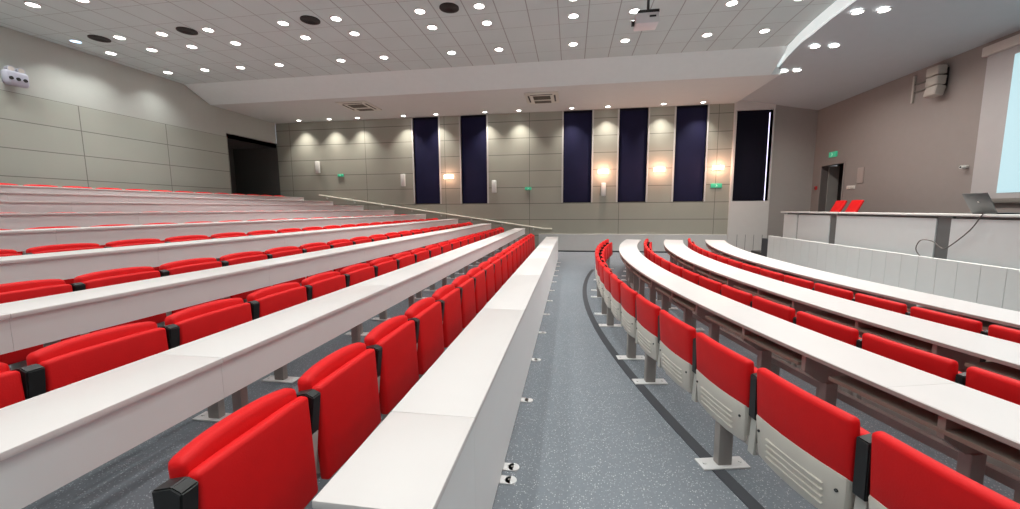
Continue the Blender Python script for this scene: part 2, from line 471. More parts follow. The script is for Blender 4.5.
def downlight(x, y, z, label, group, data=LAMP, sc=1.0):
    if not dl_used[0]:
        dl_used[0] = True; r = dl0; r.location = (x, y, z)
    else: r = dup(dl0, (x, y, z), 0)
    for c in list(r.children):
        if c.type == 'LIGHT': bpy.data.objects.remove(c)
    tag(r, label, 'ceiling light', group); r.scale = (sc, sc, 1)
    lamp(r, data); return r

LX = [-11.3, -10.1, -8.98, -7.8, -6.0, -4.8, -3.0, -1.8, 0.0, 1.2, 3.0, 4.2]
LY = [10.0, 8.6, 7.9]
LYN = [6.45, 4.3, 2.15, 0.0, -2.15, -4.3]
cname = lambda i: ORD[i + 1]
for r, y in enumerate(LY):
    for i, x in enumerate(LX):
        if i == 0 and r == 2:
            q = downlight(x, y, ZT, 'dim bluish downlight beside the round black vent closest to the back wall', 'downlights in the tiled ceiling')
            for c in q.children:
                if c.name.startswith('lens'): c.data = c.data.copy(); c.data.materials[0] = M['lensc']
            continue
        row = ['the row closest to the sloping white fascia', 'the middle row seen on the tiled ceiling', 'the row level with the round black vents'][r]
        downlight(x, y, ZT, 'round downlight %s from the back wall in %s' % (cname(i), row), 'downlights in the tiled ceiling')
# the same lamps carry on over the seats nearer the viewpoint
for r, y in enumerate(LYN):
    for i, x in enumerate(LX):
        if x > 4 and y < 2: continue
        downlight(x, y, ZT, 'round downlight of the tiled ceiling beyond the black vents, over the near seats', 'downlights over the near seats')
SL = [(-10.57, 14.7), (-9.28, 14.62), (-8.1, 14.66), (-6.25, 14.61), (-4.98, 14.56), (-3.13, 14.54), (-1.89, 14.5), (-0.02, 14.51), (1.21, 14.45), (3.05, 14.4), (4.31, 14.4)]
for i, (x, y) in enumerate(SL):
    downlight(x, 14.42, ZS, 'small soffit downlight over the far wall, %s from the back corner' % ORD[i + 1], 'downlights in the soffit by the far wall', LAMPS, 0.8)
for i, (x, y) in enumerate([(5.28, 8.77), (5.62, 8.62), (5.42, 10.33), (5.74, 10.2), (5.54, 11.9), (5.78, 11.75)]):
    pos = ['closest to the viewer', 'in the middle', 'closest to the far wall'][i // 2]
    side = ['beside the curved fascia', 'on the stage side'][i % 2]
    downlight(x, y, low_z(x) - 0.012, 'stage-ceiling downlight %s, of the pair %s' % (side, pos), 'paired downlights along the curved fascia', LAMPT, 0.9)
for i, (x, y) in enumerate([(5.3, 6.9), (5.65, 6.9), (5.55, 5.2), (5.9, 5.2)]):
    downlight(x, y, low_z(x) - 0.012, 'stage-ceiling downlight nearer the screen than the three visible pairs', 'stage downlights out of view', LAMPT, 0.9)

# round black ceiling vents
for i, x in enumerate([-10.6, -8.3, -5.36, -2.39]):
    lab = 'round black ceiling vent, %s from the back wall' % ORD[i + 1]
    if i == 0:
        v0 = thing('ceiling_vent', lab, 'ceiling vent', (x, 7.87, ZT), 0, 'round black ceiling vents')
        bm = bmesh.new(); ring(bm, (0, 0, -0.02), 0.165, 0.19, 0.02); obj('rim', bm, M['vent'], v0)
        bm = bmesh.new()
        for k in range(4): ring(bm, (0, 0, -0.012 - 0.004 * k), 0.03 + 0.036 * k, 0.048 + 0.036 * k, 0.011)
        cyl(bm, (0, 0, -0.008), 0.166, 0.007, 32); obj('louvre', bm, M['vent'], v0)
    else: dup(v0, (x, 7.87, ZT), 0, lab)

# air-conditioning cassettes in the soffit
def cassette(x, y, label):
    c = thing('air_conditioner', label, 'air conditioner', (x, y, ZS), 0, 'ceiling cassette air conditioners')
    bm = bmesh.new(); box(bm, -0.52, 0.52, -0.60, 0.60, -0.035, 0, bev=0.02); obj('panel', bm, M['cass'], c)
    for (a0, a1, b0, b1) in ((-0.34, 0.34, -0.47, -0.42), (-0.43, -0.38, -0.36, 0.36), (0.38, 0.43, -0.36, 0.36)):
        bm = bmesh.new(); box(bm, a0, a1, b0, b1, -0.042, -0.03, bev=0.004); obj('outlet_slot', bm, M['vent'], c)
    for (b0, b1) in ((-0.30, 0.08), (0.26, 0.50)):
        bm = bmesh.new()
        n = 7
        for k in range(n):
            yy = b0 + (b1 - b0) * (k + 0.5) / n
            box(bm, -0.26, 0.26, yy - 0.02, yy + 0.014, -0.046, -0.036)
        box(bm, -0.27, 0.27, b0, b1, -0.040, -0.034)
        obj('intake_grille', bm, M['ventb'], c)
    return c
cassette(-7.12, 12.85, 'ceiling cassette air conditioner over the upper raked rows')
cassette(-0.95, 12.95, 'ceiling cassette air conditioner over the far end of the aisle')

# projector on a ceiling pole
p = thing('projector', 'projector hung from the tiled ceiling on a black pole', 'projector', (1.25, 7.55, 4.70))
bm = bmesh.new(); cyl(bm, (0.03, 0, 0.27), 0.024, 0.53, 16); obj('pole', bm, M['black'], p)
bm = bmesh.new(); box(bm, -0.16, 0.20, -0.12, 0.12, 0.225, 0.275, bev=0.008); obj('mount_plate', bm, M['black'], p)
bm = bmesh.new(); box(bm, -0.19, 0.19, -0.16, 0.16, 0.04, 0.215, bev=0.02); obj('body', bm, M['proj'], p)
bm = bmesh.new(); box(bm, 0.03, 0.14, -0.166, -0.155, 0.13, 0.16, bev=0.003); obj('vent_slot', bm, M['black'], p)
bm = bmesh.new(); cyl(bm, (-0.188, 0.04, 0.13), 0.05, -0.05, 20, axis=0); obj('lens_barrel', bm, M['black'], p)
bm = bmesh.new(); cyl(bm, (0.03, 0, 0.775), 0.07, 0.024, 20); obj('ceiling_cup', bm, M['black'], p)

# warm wall lamps
SC = bpy.data.lights.new('sconce_lamp', 'POINT'); SC.energy = 26; SC.color = (1, 0.52, 0.36); SC.shadow_soft_size = 0.06
SLAB = ['glowing wall lamp between the two blinds at the high-seat end', 'glowing wall lamp above a white speaker, just past the aisle',
        'glowing wall lamp on its own pier, no speaker or sign below', 'glowing wall lamp above a green exit sign by the stage']
for i, (x, z) in enumerate([(-4.66, 2.84), (1.13, 2.92), (3.06, 2.95), (5.0, 2.97)]):
    s = thing('wall_lamp', SLAB[i], 'wall lamp', (x, YF, z), 0, 'warm wall lamps')
    bm = bmesh.new(); box(bm, -0.06, 0.06, -0.03, 0, -0.07, 0.07, bev=0.01); obj('back_plate', bm, M['frame'], s)
    bm = bmesh.new()
    n = 14
    ol = [(0.19 * math.cos(PI + PI * k / n), 0.10 * math.sin(PI + PI * k / n) - 0.012) for k in range(n + 1)]
    il = [(0.17 * math.cos(PI + PI * k / n), 0.08 * math.sin(PI + PI * k / n) - 0.012) for k in range(n, -1, -1)]
    prism(bm, ol + il, 2, -0.075, 0.075); obj('glass_shade', bm, M['warm'], s)
    lo = bpy.data.objects.new('lamp', SC if i else SC.copy()); COL.objects.link(lo); lo.parent = s; lo.location = (0, -0.30, 0.0)
    if i == 0: lo.data.energy = 12

# exit signs
def exit_sign(loc, rz, w, h, label):
    e = thing('exit_sign', label, 'exit sign', loc, rz, 'green exit signs')
    bm = bmesh.new(); box(bm, -w / 2, w / 2, -0.05, 0, -h / 2, h / 2, bev=0.008); obj('housing', bm, M['green'], e)
    bm = bmesh.new()
    s = h
    cyl(bm, (-0.10 * s, -0.056, 0.27 * s), 0.075 * s, 0.007, 12, axis=1)
    for q in ([(-0.02, 0.18), (0.09, 0.14), (0.02, -0.08), (-0.10, -0.05)], [(0.0, -0.04), (0.2, -0.14), (0.17, -0.20), (-0.06, -0.10)],
              [(-0.06, -0.05), (-0.12, -0.22), (-0.32, -0.30), (-0.30, -0.36), (-0.04, -0.26), (0.02, -0.07)],
              [(0.05, 0.15), (0.22, 0.03), (0.19, -0.02), (0.03, 0.08)]):
        prism(bm, [(a * s, c * s) for a, c in q], 1, -0.056, -0.049)
    obj('pictogram', bm, M['signw'], e, smooth=False)
    return e
exit_sign((-9.15, YF, 2.98), 0, 0.24, 0.10, 'small green exit sign high beside the upper raked rows')
exit_sign((-1.60, YF, 2.35), 0, 0.24, 0.10, 'small green exit sign on the blank cladding near the aisle end')
exit_sign((4.97, YF, 2.36), 0, 0.36, 0.15, 'green exit sign below the last glowing wall lamp')
exit_sign((XF, 13.8, 3.21), -PI / 2, 0.34, 0.16, 'green exit sign above the doorway behind the stage')

# white column loudspeakers stepping down the far wall
SPL = ['white column speaker on the far wall, closest to the back corner', 'white column speaker just before the first navy blind',
       'white column speaker between the second and third navy blinds', 'white column speaker under a glowing wall lamp']
for i, (x, z) in enumerate([(-10.09, 3.32), (-6.49, 2.74), (-2.88, 2.44), (1.14, 2.28)]):
    if i == 0:
        s0 = thing('column_speaker', SPL[i], 'loudspeaker', (x, YF, z), 0, 'white column speakers')
        bm = bmesh.new(); box(bm, -0.085, 0.085, -0.13, -0.03, -0.235, 0.235, bev=0.02, seg=3); obj('cabinet', bm, M['spkw'], s0)
        bm = bmesh.new(); box(bm, -0.065, 0.065, -0.137, -0.128, -0.21, 0.21, bev=0.004); obj('grille', bm, M['spkw'], s0)
        bm = bmesh.new(); box(bm, -0.03, 0.03, -0.035, 0, -0.05, 0.05, bev=0.004); obj('bracket', bm, M['grille'], s0)
    else: dup(s0, (x, YF, z), 0, SPL[i])

# handrail down the stair along the far wall
h = thing('handrail', 'cream handrail sloping down the steps along the far wall', 'handrail', (0, YF, 0))
def rail_z(x): return 0.86 + (-1.0 - x) * 0.148
bm = bmesh.new()
pts = [(-10.1, -0.09, rail_z(-10.1))]
x = -10.1
while x < -1.0: x += 0.35; pts.append((min(x, -1.0), -0.09, rail_z(min(x, -1.0))))
tube(bm, pts + [(-0.7, -0.09, 0.86)], 0.028, 10); obj('rail', bm, M['rail'], h)
for k in range(8):
    x = -9.8 + k * 1.2
    bm = bmesh.new(); tube(bm, [(x, 0, rail_z(x) - 0.09), (x, -0.07, rail_z(x) - 0.085), (x, -0.09, rail_z(x) - 0.01)], 0.010, 8); cyl(bm, (x, -0.012, rail_z(x) - 0.09), 0.035, 0.012, 16, axis=1)
    obj('bracket', bm, M['frame'], h)
# stepped skirting below the handrail
bm = bmesh.new()
for j in range(1, NR):
    x = -1.55 - PX * (j - 1)
    box(bm, max(x - PX, XB), x, YF - 0.025, YF, tier_z(j) - 0.1, tier_z(j) + 0.34)
struct(obj('baseboard_stair', bm, M['dado'], smooth=False))

# pale blue-grey fixture with round lamps on the back wall
f = thing('wall_projector', 'pale blue-grey fixture with round lamps high on the back wall', 'wall fixture', (XB, 7.06, 4.45))
bm = bmesh.new(); box(bm, 0.04, 0.20, -0.20, 0.20, -0.17, 0.14, bev=0.07, seg=4); obj('housing', bm, M['blueg'], f)
bm = bmesh.new(); box(bm, -0.03, 0.05, -0.1, 0.1, -0.08, 0.08, bev=0.01); obj('bracket', bm, M['grille'], f)
for k in range(3):
    bm = bmesh.new(); cyl(bm, (0.192, -0.11 + 0.11 * k, -0.03), 0.035, 0.02, 18, axis=0); obj('lens', bm, M['black'], f)
for k in range(2):
    bm = bmesh.new(); cyl(bm, (0.06, -0.07 + 0.16 * k, 0.17), 0.055, 0.10, 18, axis=0, r2=0.065); hd = obj('lamp_head', bm, M['blueg'], f)
    bm = bmesh.new(); cyl(bm, (0.16, -0.07 + 0.16 * k, 0.17), 0.05, 0.006, 18, axis=0); obj('lens', bm, M['palep'], hd)

# ------------------------------------------------------------------ front wall fittings
s = thing('line_array_speaker', 'grey curved stack of three loudspeaker boxes high on the front wall', 'loudspeaker', (XF, 10.28, 4.32))
for k, (zc, tilt, dx, hh) in enumerate([(0.20, 0.0, 0.0, 0.19), (-0.01, 0.06, 0.005, 0.19), (-0.225, 0.22, 0.0, 0.21)]):
    bm = bmesh.new()
    Mt = Matrix.Translation((-0.17 + dx, 0, zc)) @ Matrix.Rotation(tilt, 4, 'Y')
    box(bm, -0.09, 0.09, -0.15, 0.15, -hh / 2, hh / 2, bev=0.02, M=Mt); cb = obj('cabinet', bm, M['spk'], s)
    bm = bmesh.new(); box(bm, -0.097, -0.089, -0.13, 0.13, -hh / 2 + 0.02, hh / 2 - 0.02, bev=0.003, M=Mt); obj('grille', bm, M['spk'], cb)
bm = bmesh.new(); box(bm, -0.1, 0, -0.04, 0.04, 0.0, 0.06); box(bm, -0.02, 0, -0.08, 0.08, -0.15, 0.25); obj('wall_bracket', bm, M['black'], s)
s = thing('wall_conduit', 'slim pale vertical conduit beside the grey loudspeaker stack', 'conduit', (XF, 11.04, 4.03))
bm = bmesh.new(); box(bm, -0.05, 0, -0.025, 0.025, 0, 0.62, bev=0.008); obj('cover', bm, M['spk'], s)
bm = bmesh.new(); box(bm, -0.035, 0, -0.3, -0.025, 0.22, 0.245); box(bm, -0.035, 0, -0.3, -0.025, 0.40, 0.42); obj('cable_clip', bm, M['grille'], s)

sc = thing('projection_screen', 'lit projection screen with a grey border and long casing on the front wall', 'screen', (XF, 5.94, 1.74))
bm = bmesh.new(); box(bm, -0.05, -0.03, -3.4, 3.4, 0.0, 2.76); obj('border', bm, M['border'], sc, smooth=False)
bm = bmesh.new(); box(bm, -0.056, -0.049, -2.9, 2.90, 0.10, 2.60); obj('picture', bm, M['screen'], sc, smooth=False)
bm = bmesh.new(); box(bm, -0.11, 0, -3.6, 3.46, 2.74, 2.92, bev=0.015); obj('casing', bm, M['case'], sc)
bm = bmesh.new(); box(bm, -0.07, -0.02, -3.4, 3.4, -0.09, 0.0, bev=0.01); obj('bottom_bar', bm, M['grille'], sc)

cp = thing('call_point', 'small dark red call point on the wall beside the doorway', 'call point', (XF, 14.55, 2.22))
bm = bmesh.new(); box(bm, -0.05, 0, -0.05, 0.05, -0.06, 0.06, bev=0.01); obj('box', bm, M['redsign'], cp)
bm = bmesh.new(); cyl(bm, (-0.05, 0, 0), 0.025, -0.012, 16, axis=0); obj('button', bm, M['black'], cp)
cp = thing('notice_board', 'small grey-brown notice on the wall above the red stage chairs', 'notice', (XF, 12.55, 2.47))
bm = bmesh.new(); box(bm, -0.02, 0, -0.12, 0.12, -0.22, 0.22, bev=0.004); obj('board', bm, M['greyp'], cp)
bm = bmesh.new(); box(bm, -0.024, -0.019, -0.09, 0.09, -0.18, 0.18); obj('sheet', bm, M['greyp'], cp)
cp = thing('wall_switch', 'pale switch strip on the wall below the grey-brown notice', 'switch', (XF, 12.9, 2.16))
bm = bmesh.new(); box(bm, -0.02, 0, -0.17, 0.17, -0.05, 0.05, bev=0.006); obj('plate', bm, M['palep'], cp)
for k in range(3):
    bm = bmesh.new(); box(bm, -0.03, -0.018, -0.14 + 0.1 * k, -0.06 + 0.1 * k, -0.035, 0.035, bev=0.004); obj('rocker', bm, M['palep'], cp)
cp = thing('wall_camera', 'small white camera on the wall beside the screen border', 'camera', (XF, 9.53, 2.40))
bm = bmesh.new(); box(bm, -0.05, 0, -0.03, 0.03, -0.03, 0.03, bev=0.008); obj('mount', bm, M['palep'], cp)
bm = bmesh.new(); cyl(bm, (-0.05, 0, -0.01), 0.04, -0.07, 18, axis=0, r2=0.034); hd = obj('body', bm, M['spkw'], cp)
bm = bmesh.new(); cyl(bm, (-0.12, 0, -0.01), 0.022, -0.005, 16, axis=0); obj('lens', bm, M['black'], hd)

# ------------------------------------------------------------------ stage furniture
XD, ZD = 6.0, 1.475
dk = thing('stage_desk', 'long white-fronted lecturer desk with grey posts on the stage', 'desk', (XD, 0, SZ))
hd = ZD - SZ
bm = bmesh.new(); box(bm, -0.04, 0.48, 0.2, 12.45, hd - 0.035, hd, bev=0.006); obj('worktop', bm, M['deskt'], dk)
edges = [12.32, 11.66, 11.60, 10.30, 10.06, 7.56, 7.30, 4.8, 4.55, 2.3, 2.05, 0.3]
for a, b in zip(edges[::2], edges[1::2]):
    bm = bmesh.new(); box(bm, 0.0, 0.025, b, a, 0.0, hd - 0.075, bev=0.003); obj('front_panel', bm, M['deskw'], dk, smooth=False)
for yy, w in ((11.63, 0.03), (10.18, 0.12), (7.43, 0.13), (4.67, 0.125), (2.17, 0.125)):
    bm = bmesh.new(); box(bm, 0.02, 0.14, yy - w, yy + w, 0.0, hd - 0.035, bev=0.004); obj('leg', bm, M['post'], dk, smooth=False)
bm = bmesh.new(); box(bm, 0.03, 0.44, 12.26, 12.30, 0, hd - 0.035, bev=0.003); box(bm, 0.03, 0.44, 0.32, 0.36, 0, hd - 0.035, bev=0.003)
obj('end_panel', bm, M['deskw'], dk, smooth=False)
bm = bmesh.new(); box(bm, 0.06, 0.10, 0.3, 12.3, hd - 0.09, hd - 0.035); obj('top_rail', bm, M['post'], dk, smooth=False)

lp = thing('laptop', 'open grey laptop seen from behind on the stage desk', 'laptop', (XD + 0.25, 7.06, ZD), math.radians(-4))
bm = bmesh.new(); box(bm, -0.02, 0.26, -0.21, 0.21, 0, 0.022, bev=0.006); obj('keyboard_base', bm, M['black'], lp)
bm = bmesh.new(); box(bm, -0.012, 0.0, -0.21, 0.21, 0.0, 0.34, bev=0.005, M=Matrix.Translation((-0.02, 0, 0.02)) @ Matrix.Rotation(math.radians(-27), 4, 'Y'))
ld = obj('lid', bm, M['lap'], lp)
bm = bmesh.new(); cyl(bm, (-0.014, 0.0, 0.19), 0.014, 0.004, 16, axis=0)
for v in bm.verts: v.co = Matrix.Translation((-0.02, 0, 0.02)) @ Matrix.Rotation(math.radians(-27), 4, 'Y') @ v.co
obj('badge', bm, M['palep'], ld)

bm = bmesh.new()
cu = []
cpts = [Vector((XD + a, b, c)) for a, b, c in [(0.16, 6.82, 1.484), (-0.03, 6.76, 1.486), (-0.055, 6.78, 1.45), (-0.06, 6.92, 1.23), (-0.06, 7.23, 0.95), (-0.06, 7.36, 0.93), (-0.055, 7.52, 1.02), (-0.055, 7.74, 1.02), (-0.055, 7.82, 0.87), (-0.05, 7.72, 0.75), (-0.045, 7.52, 0.74), (-0.03, 7.42, 0.71)]]
for i in range(len(cpts) - 1):
    p0, p1, p2, p3 = cpts[max(i - 1, 0)], cpts[i], cpts[i + 1], cpts[min(i + 2, len(cpts) - 1)]
    for k in range(6):
        t = k / 6
        cu.append(0.5 * ((2 * p1) + (p2 - p0) * t + (2 * p0 - 5 * p1 + 4 * p2 - p3) * t * t + (3 * p1 - p0 - 3 * p2 + p3) * t ** 3))
cu.append(cpts[-1])
tube(bm, cu, 0.008, 6)
tag(obj('laptop_cable', bm, M['cable']), 'thin grey cable looping down the stage desk front from the laptop', 'cable')

def stage_chair(loc, rz, label):
    c = thing('stage_chair', label, 'chair', loc, rz, 'red chairs behind the stage desk')
    bm = bmesh.new(); box(bm, -0.24, 0.24, -0.23, 0.23, 0.42, 0.49, bev=0.025, seg=3); obj('seat', bm, M['red'], c)
    bm = bmesh.new(); box(bm, -0.24, 0.24, -0.03, 0.03, 0.0, 0.62, bev=0.025, seg=3, M=Matrix.Translation((0, -0.22, 0.50)) @ Matrix.Rotation(math.radians(24), 4, 'X')); obj('backrest', bm, M['red'], c)
    for sx in (-1, 1):
        for sy in (-1, 1):
            bm = bmesh.new(); tube(bm, [(sx * 0.2, sy * 0.19, 0.43), (sx * 0.23, sy * 0.24, 0)], 0.012, 8); obj('leg', bm, M['steel'], c)
        bm = bmesh.new(); tube(bm, [(sx * 0.2, -0.19, 0.43), (sx * 0.2, -0.24, 0.55), (sx * 0.2, -0.33, 0.78)], 0.013, 8); obj('back_upright', bm, M['black'], c)
    return c
stage_chair((6.80, 12.08, SZ), math.radians(84), 'red stage chair closest to the doorway, behind the white desk')
stage_chair((6.80, 11.46, SZ), math.radians(84), 'red stage chair on the screen side of the other, behind the white desk')

# ------------------------------------------------------------------ auditorium chairs
def chair_kit(w, kind, fine, gap):
    """meshes of one tip-up chair, folded; +y faces the stage, origin on the floor. Returns [(name, mesh, mat, parent index)]"""
    root = empty('auditorium_chair')
    hw = w / 2
    Tb = Matrix.Translation((0, 0.0, 0.44 if kind == 'l' else 0.415)) @ Matrix.Rotation(math.radians(4.5), 4, 'X')
    # backrest cushion
    L = kind == 'l'
    yo = 0.045 if L else 0.0
    bm = bmesh.new(); box(bm, -hw, hw, -0.045 + yo, 0.03 + yo if L else 0.012, 0.03 if L else 0.085, 0.395 if L else 0.368, bev=0.026 if L else 0.022, seg=3)
    loops_x(bm, [hw * k for k in (-0.75, -0.5, -0.25, 0, 0.25, 0.5, 0.75)])
    for v in bm.verts:
        u = abs(v.co.x) / hw
        if v.co.z > 0.2: v.co.z -= (0.022 if L else 0.004) * u ** 3
        if not L and v.co.z < 0.2: v.co.z -= 0.02 * (1 - u ** 2)
        v.co.y -= 0.018 * (1 - u * u)
        v.co = Tb @ v.co
    obj('backrest', bm, M['red'], root)
    # plastic shell behind the lower back
    bm = bmesh.new(); box(bm, -hw + 0.004, hw - 0.004, -0.052 + yo, 0.01 + yo, -0.125, 0.115, bev=0.018, seg=2)
    loops_x(bm, [hw * k for k in (-0.75, -0.4, 0, 0.4, 0.75)])
    for v in bm.verts:
        u = abs(v.co.x) / hw
        if v.co.z < -0.05: v.co.x *= 0.95; v.co.z += 0.012 * u ** 3
        v.co.y -= 0.018 * (1 - u * u)
    if fine:
        for k in range(4):
            z = -0.075 + 0.032 * k
            box(bm, -hw * 0.62, hw * 0.62, -0.0735 + yo, -0.06 + yo, z, z + 0.009, bev=0.003, seg=1)
    for v in bm.verts: v.co = Tb @ v.co
    sh = obj('back_shell', bm, M['shellm'], root)
    if fine:
        for sx in (-1, 1):
            bm = bmesh.new(); cyl(bm, (sx * hw * 0.84, -0.063 + yo, 0.035), 0.007, 0.012, 10, axis=1)
            for v in bm.verts: v.co = Tb @ v.co
            obj('bolt', bm, M['black'], sh)
    # folded seat cushion
    zs, sl = (0.315, 0.475) if L else (0.35, 0.345)
    Ts = Matrix.Translation((0, 0.075 if L else 0.045, zs)) @ Matrix.Rotation(math.radians(2.5), 4, 'X')
    bm = bmesh.new(); box(bm, -hw, hw, -0.012, 0.042, 0.0, sl, bev=0.018, seg=3)
    loops_x(bm, [hw * k for k in (-0.75, -0.5, -0.25, 0, 0.25, 0.5, 0.75)])
    for v in bm.verts:
        u = abs(v.co.x) / hw
        if v.co.z > 0.2: v.co.z -= 0.010 * u ** 4
        v.co.y += 0.008 * (1 - u * u)
        v.co = Ts @ v.co
    obj('seat', bm, M['red'], root)
    x0, x1 = hw + 0.004, hw + gap - 0.006
    bm = bmesh.new()
    if L: prism(bm, [(0.005, 0.60), (0.085, 0.58), (0.108, 0.765), (0.07, 0.782), (0.0, 0.765)], 0, x0, x1)
    else: prism(bm, [(-0.045, 0.47), (0.06, 0.47), (0.065, 0.68), (0.04, 0.725), (-0.05, 0.71)], 0, x0, x1)
    bmesh.ops.bevel(bm, geom=bm.edges[:], offset=0.005, segments=2, affect='EDGES')
    obj('hinge_bracket', bm, M['black'], root)
    bm = bmesh.new()
    if L: prism(bm, [(-0.02, 0.26), (0.05, 0.26), (0.085, 0.58), (0.01, 0.60)], 0, x0 + 0.008, x1 - 0.008)
    else: prism(bm, [(-0.04, 0.27), (0.05, 0.27), (0.06, 0.47), (-0.03, 0.47)], 0, x0 + 0.006, x1 - 0.006)
    obj('side_plate', bm, M['sidep'], root)
    return root

def leg_mesh():
    bm = bmesh.new(); box(bm, -0.028, 0.028, -0.045, 0.045, 0.010, 0.33, bev=0.006)
    a = obj('leg', bm, M['steel'])
    bm = bmesh.new(); box(bm, -0.055, 0.055, -0.15, 0.15, 0, 0.012, bev=0.004)
    cyl(bm, (0, 0.115, 0.012), 0.012, 0.006, 10); cyl(bm, (0, -0.115, 0.012), 0.012, 0.006, 10)
    b = obj('base_plate', bm, M['plate'], a)
    return a
leg_proto = leg_mesh()
leg_mesh_data, plate_mesh_data = leg_proto.data, leg_proto.children[0].data
for o in list(leg_proto.children) + [leg_proto]: bpy.data.objects.remove(o)
def add_leg(root, loc=(0, 0, 0), rz=0.0):
    a = bpy.data.objects.new('leg', leg_mesh_data); COL.objects.link(a); a.parent = root; a.location = loc; a.rotation_euler = (0, 0, rz)
    b = bpy.data.objects.new('base_plate', plate_mesh_data); COL.objects.link(b); b.parent = a

kits = {}
def chair(key, w, kind, fine, loc, rz, label, group, leg, gap):
    if key not in kits:
        r = kits[key] = chair_kit(w, kind, fine, gap); r.location = loc; r.rotation_euler = (0, 0, rz)
        proto = kits[key + '_p'] = r
        tag(r, label, 'chair', group)
    else:
        r0 = kits[key]
        r = dup(r0, loc, rz, label, group)
        for c in list(r.children):
            if c.name.startswith('leg'):
                for g in list(c.children): bpy.data.objects.remove(g)
                bpy.data.objects.remove(c)
    if leg: add_leg(r)
    return r

def row_phrase(j):
    return 'the %s raked desk from the aisle' % ORD[j + 1]

# ---- raked rows
YE = 12.32
ROWY0 = [0.94, 0.72, 1.74, 2.22, 2.3, 3.2, 3.9, 4.6, 5.3]
for j in range(NR):
    X0 = -0.39 - PX * j; zt = 0.73 + RZ * j; fz = tier_z(j)
    if j == 0: fz = 0.0
    ys = 0.985 if j == 0 else -1.5 if j < 3 else (0.0 if j < 6 else 2.0)
    lab = ['white desk with a full-height front panel beside the aisle, first raked row', 'white desk of the second raked row from the aisle',
           'white desk of the third raked row from the aisle'][j] if j < 3 else 'white desk of the %s raked row up from the aisle' % ORD[j + 1]
    if j == NR - 1: lab = 'white desk of the highest raked row, nearest the back wall cladding'.replace('nearest', 'below')
    d = thing('lecture_desk', lab, 'desk', (X0, 0, fz), 0, 'white desks on the raked side')
    hz = zt - fz
    YE = 12.32 if j == 0 else 14.18
    seg = 1.8
    bm = bmesh.new(); bf = bmesh.new()
    y = YE
    while y > ys + 0.01:
        y1 = max(y - seg, ys)
        box(bm, -0.375, 0.0, y1 + 0.0015, y, hz - 0.028, hz, bev=0.004, seg=2)
        z0 = 0.035 if j == 0 else hz - 0.205
        box(bf, -0.025 if j == 0 else -0.035, -0.005 if j == 0 else -0.015, y1 + 0.0015, y, z0, hz - 0.028)
        y = y1
    yb = y
    obj('worktop', bm, M['white'], d, smooth=True)
    obj('front_panel', bf, M['front'], d, smooth=False)
    bm = bmesh.new(); box(bm, -0.20, -0.15, yb, YE - 0.05, hz - 0.075, hz - 0.029); obj('support_rail', bm, M['steel'], d, smooth=False)
    ly = [YE - 0.35 - 1.2 * k for k in range(12) if YE - 0.35 - 1.2 * k > ys]
    for k, y in enumerate(ly):
        bm = bmesh.new(); box(bm, -0.205, -0.145, y - 0.025, y + 0.025, 0.010, hz - 0.03, bev=0.005)
        lg = obj('leg', bm, M['steel'], d)
        if j < 4:
            bm = bmesh.new(); box(bm, -0.30, -0.05, y - 0.05, y + 0.05, 0.0, 0.012, bev=0.004); obj('base_plate', bm, M['plate'], lg)
    if j == 0:
        for y in [1.2, 2.13, 2.25, 3.12, 4.02, 4.95, 5.85, 6.75, 7.63, 8.55, 9.35, 10.15, 10.94, 11.7]:
            bm = bmesh.new(); box(bm, -0.02, 0.055, y - 0.035, y + 0.035, 0.0, 0.008, bev=0.003); box(bm, -0.016, -0.008, y - 0.035, y + 0.035, 0.0, 0.07)
            cyl(bm, (0.055, y, 0), 0.035, 0.008, 16)
            br = obj('floor_bracket', bm, M['plate'], d)
            bm = bmesh.new(); cyl(bm, (0.045, y, 0.008), 0.009, 0.003, 10); obj('bolt', bm, M['grille'], br)
    # chairs behind this desk
    pitch = 0.605 if j == 0 else 0.635
    w = 0.535 if j == 0 else 0.56
    n = int(round((YE - 0.05 - ROWY0[j]) / pitch))
    X = -1.24 - PX * j
    cen = [ROWY0[j] + pitch * (k + 0.5) for k in range(n)]
    for k, y in enumerate(cen):
        i = n - k
        behind = 'the desk beside the aisle' if j == 0 else ('the %s raked desk from the aisle' % ORD[j + 1] if j < NR - 1 else 'the highest raked desk')
        lab = 'red tip-up chair %s from the far wall behind %s' % (ORD[i], behind)
        key = 'L%d' % (0 if j == 0 else (1 if j < 3 else 2))
        chair(key, w, 'l', j < 1, (X, y, fz), -PI / 2, lab, 'red chairs behind ' + behind, (k % 3 != 1) if j < 3 else (k % 2 == 0), pitch - w)
    bm = bmesh.new(); box(bm, -0.03, 0.03, ROWY0[j] + 0.02, cen[-1] + pitch / 2 - 0.02, 0.29, 0.345, bev=0.006)
    b = obj('seat_rail', bm, M['steel']); b.location = (X, 0, fz)
    tag(b, 'grey steel rail carrying the red chairs behind %s' % behind, 'rail', 'rails under the red chairs')

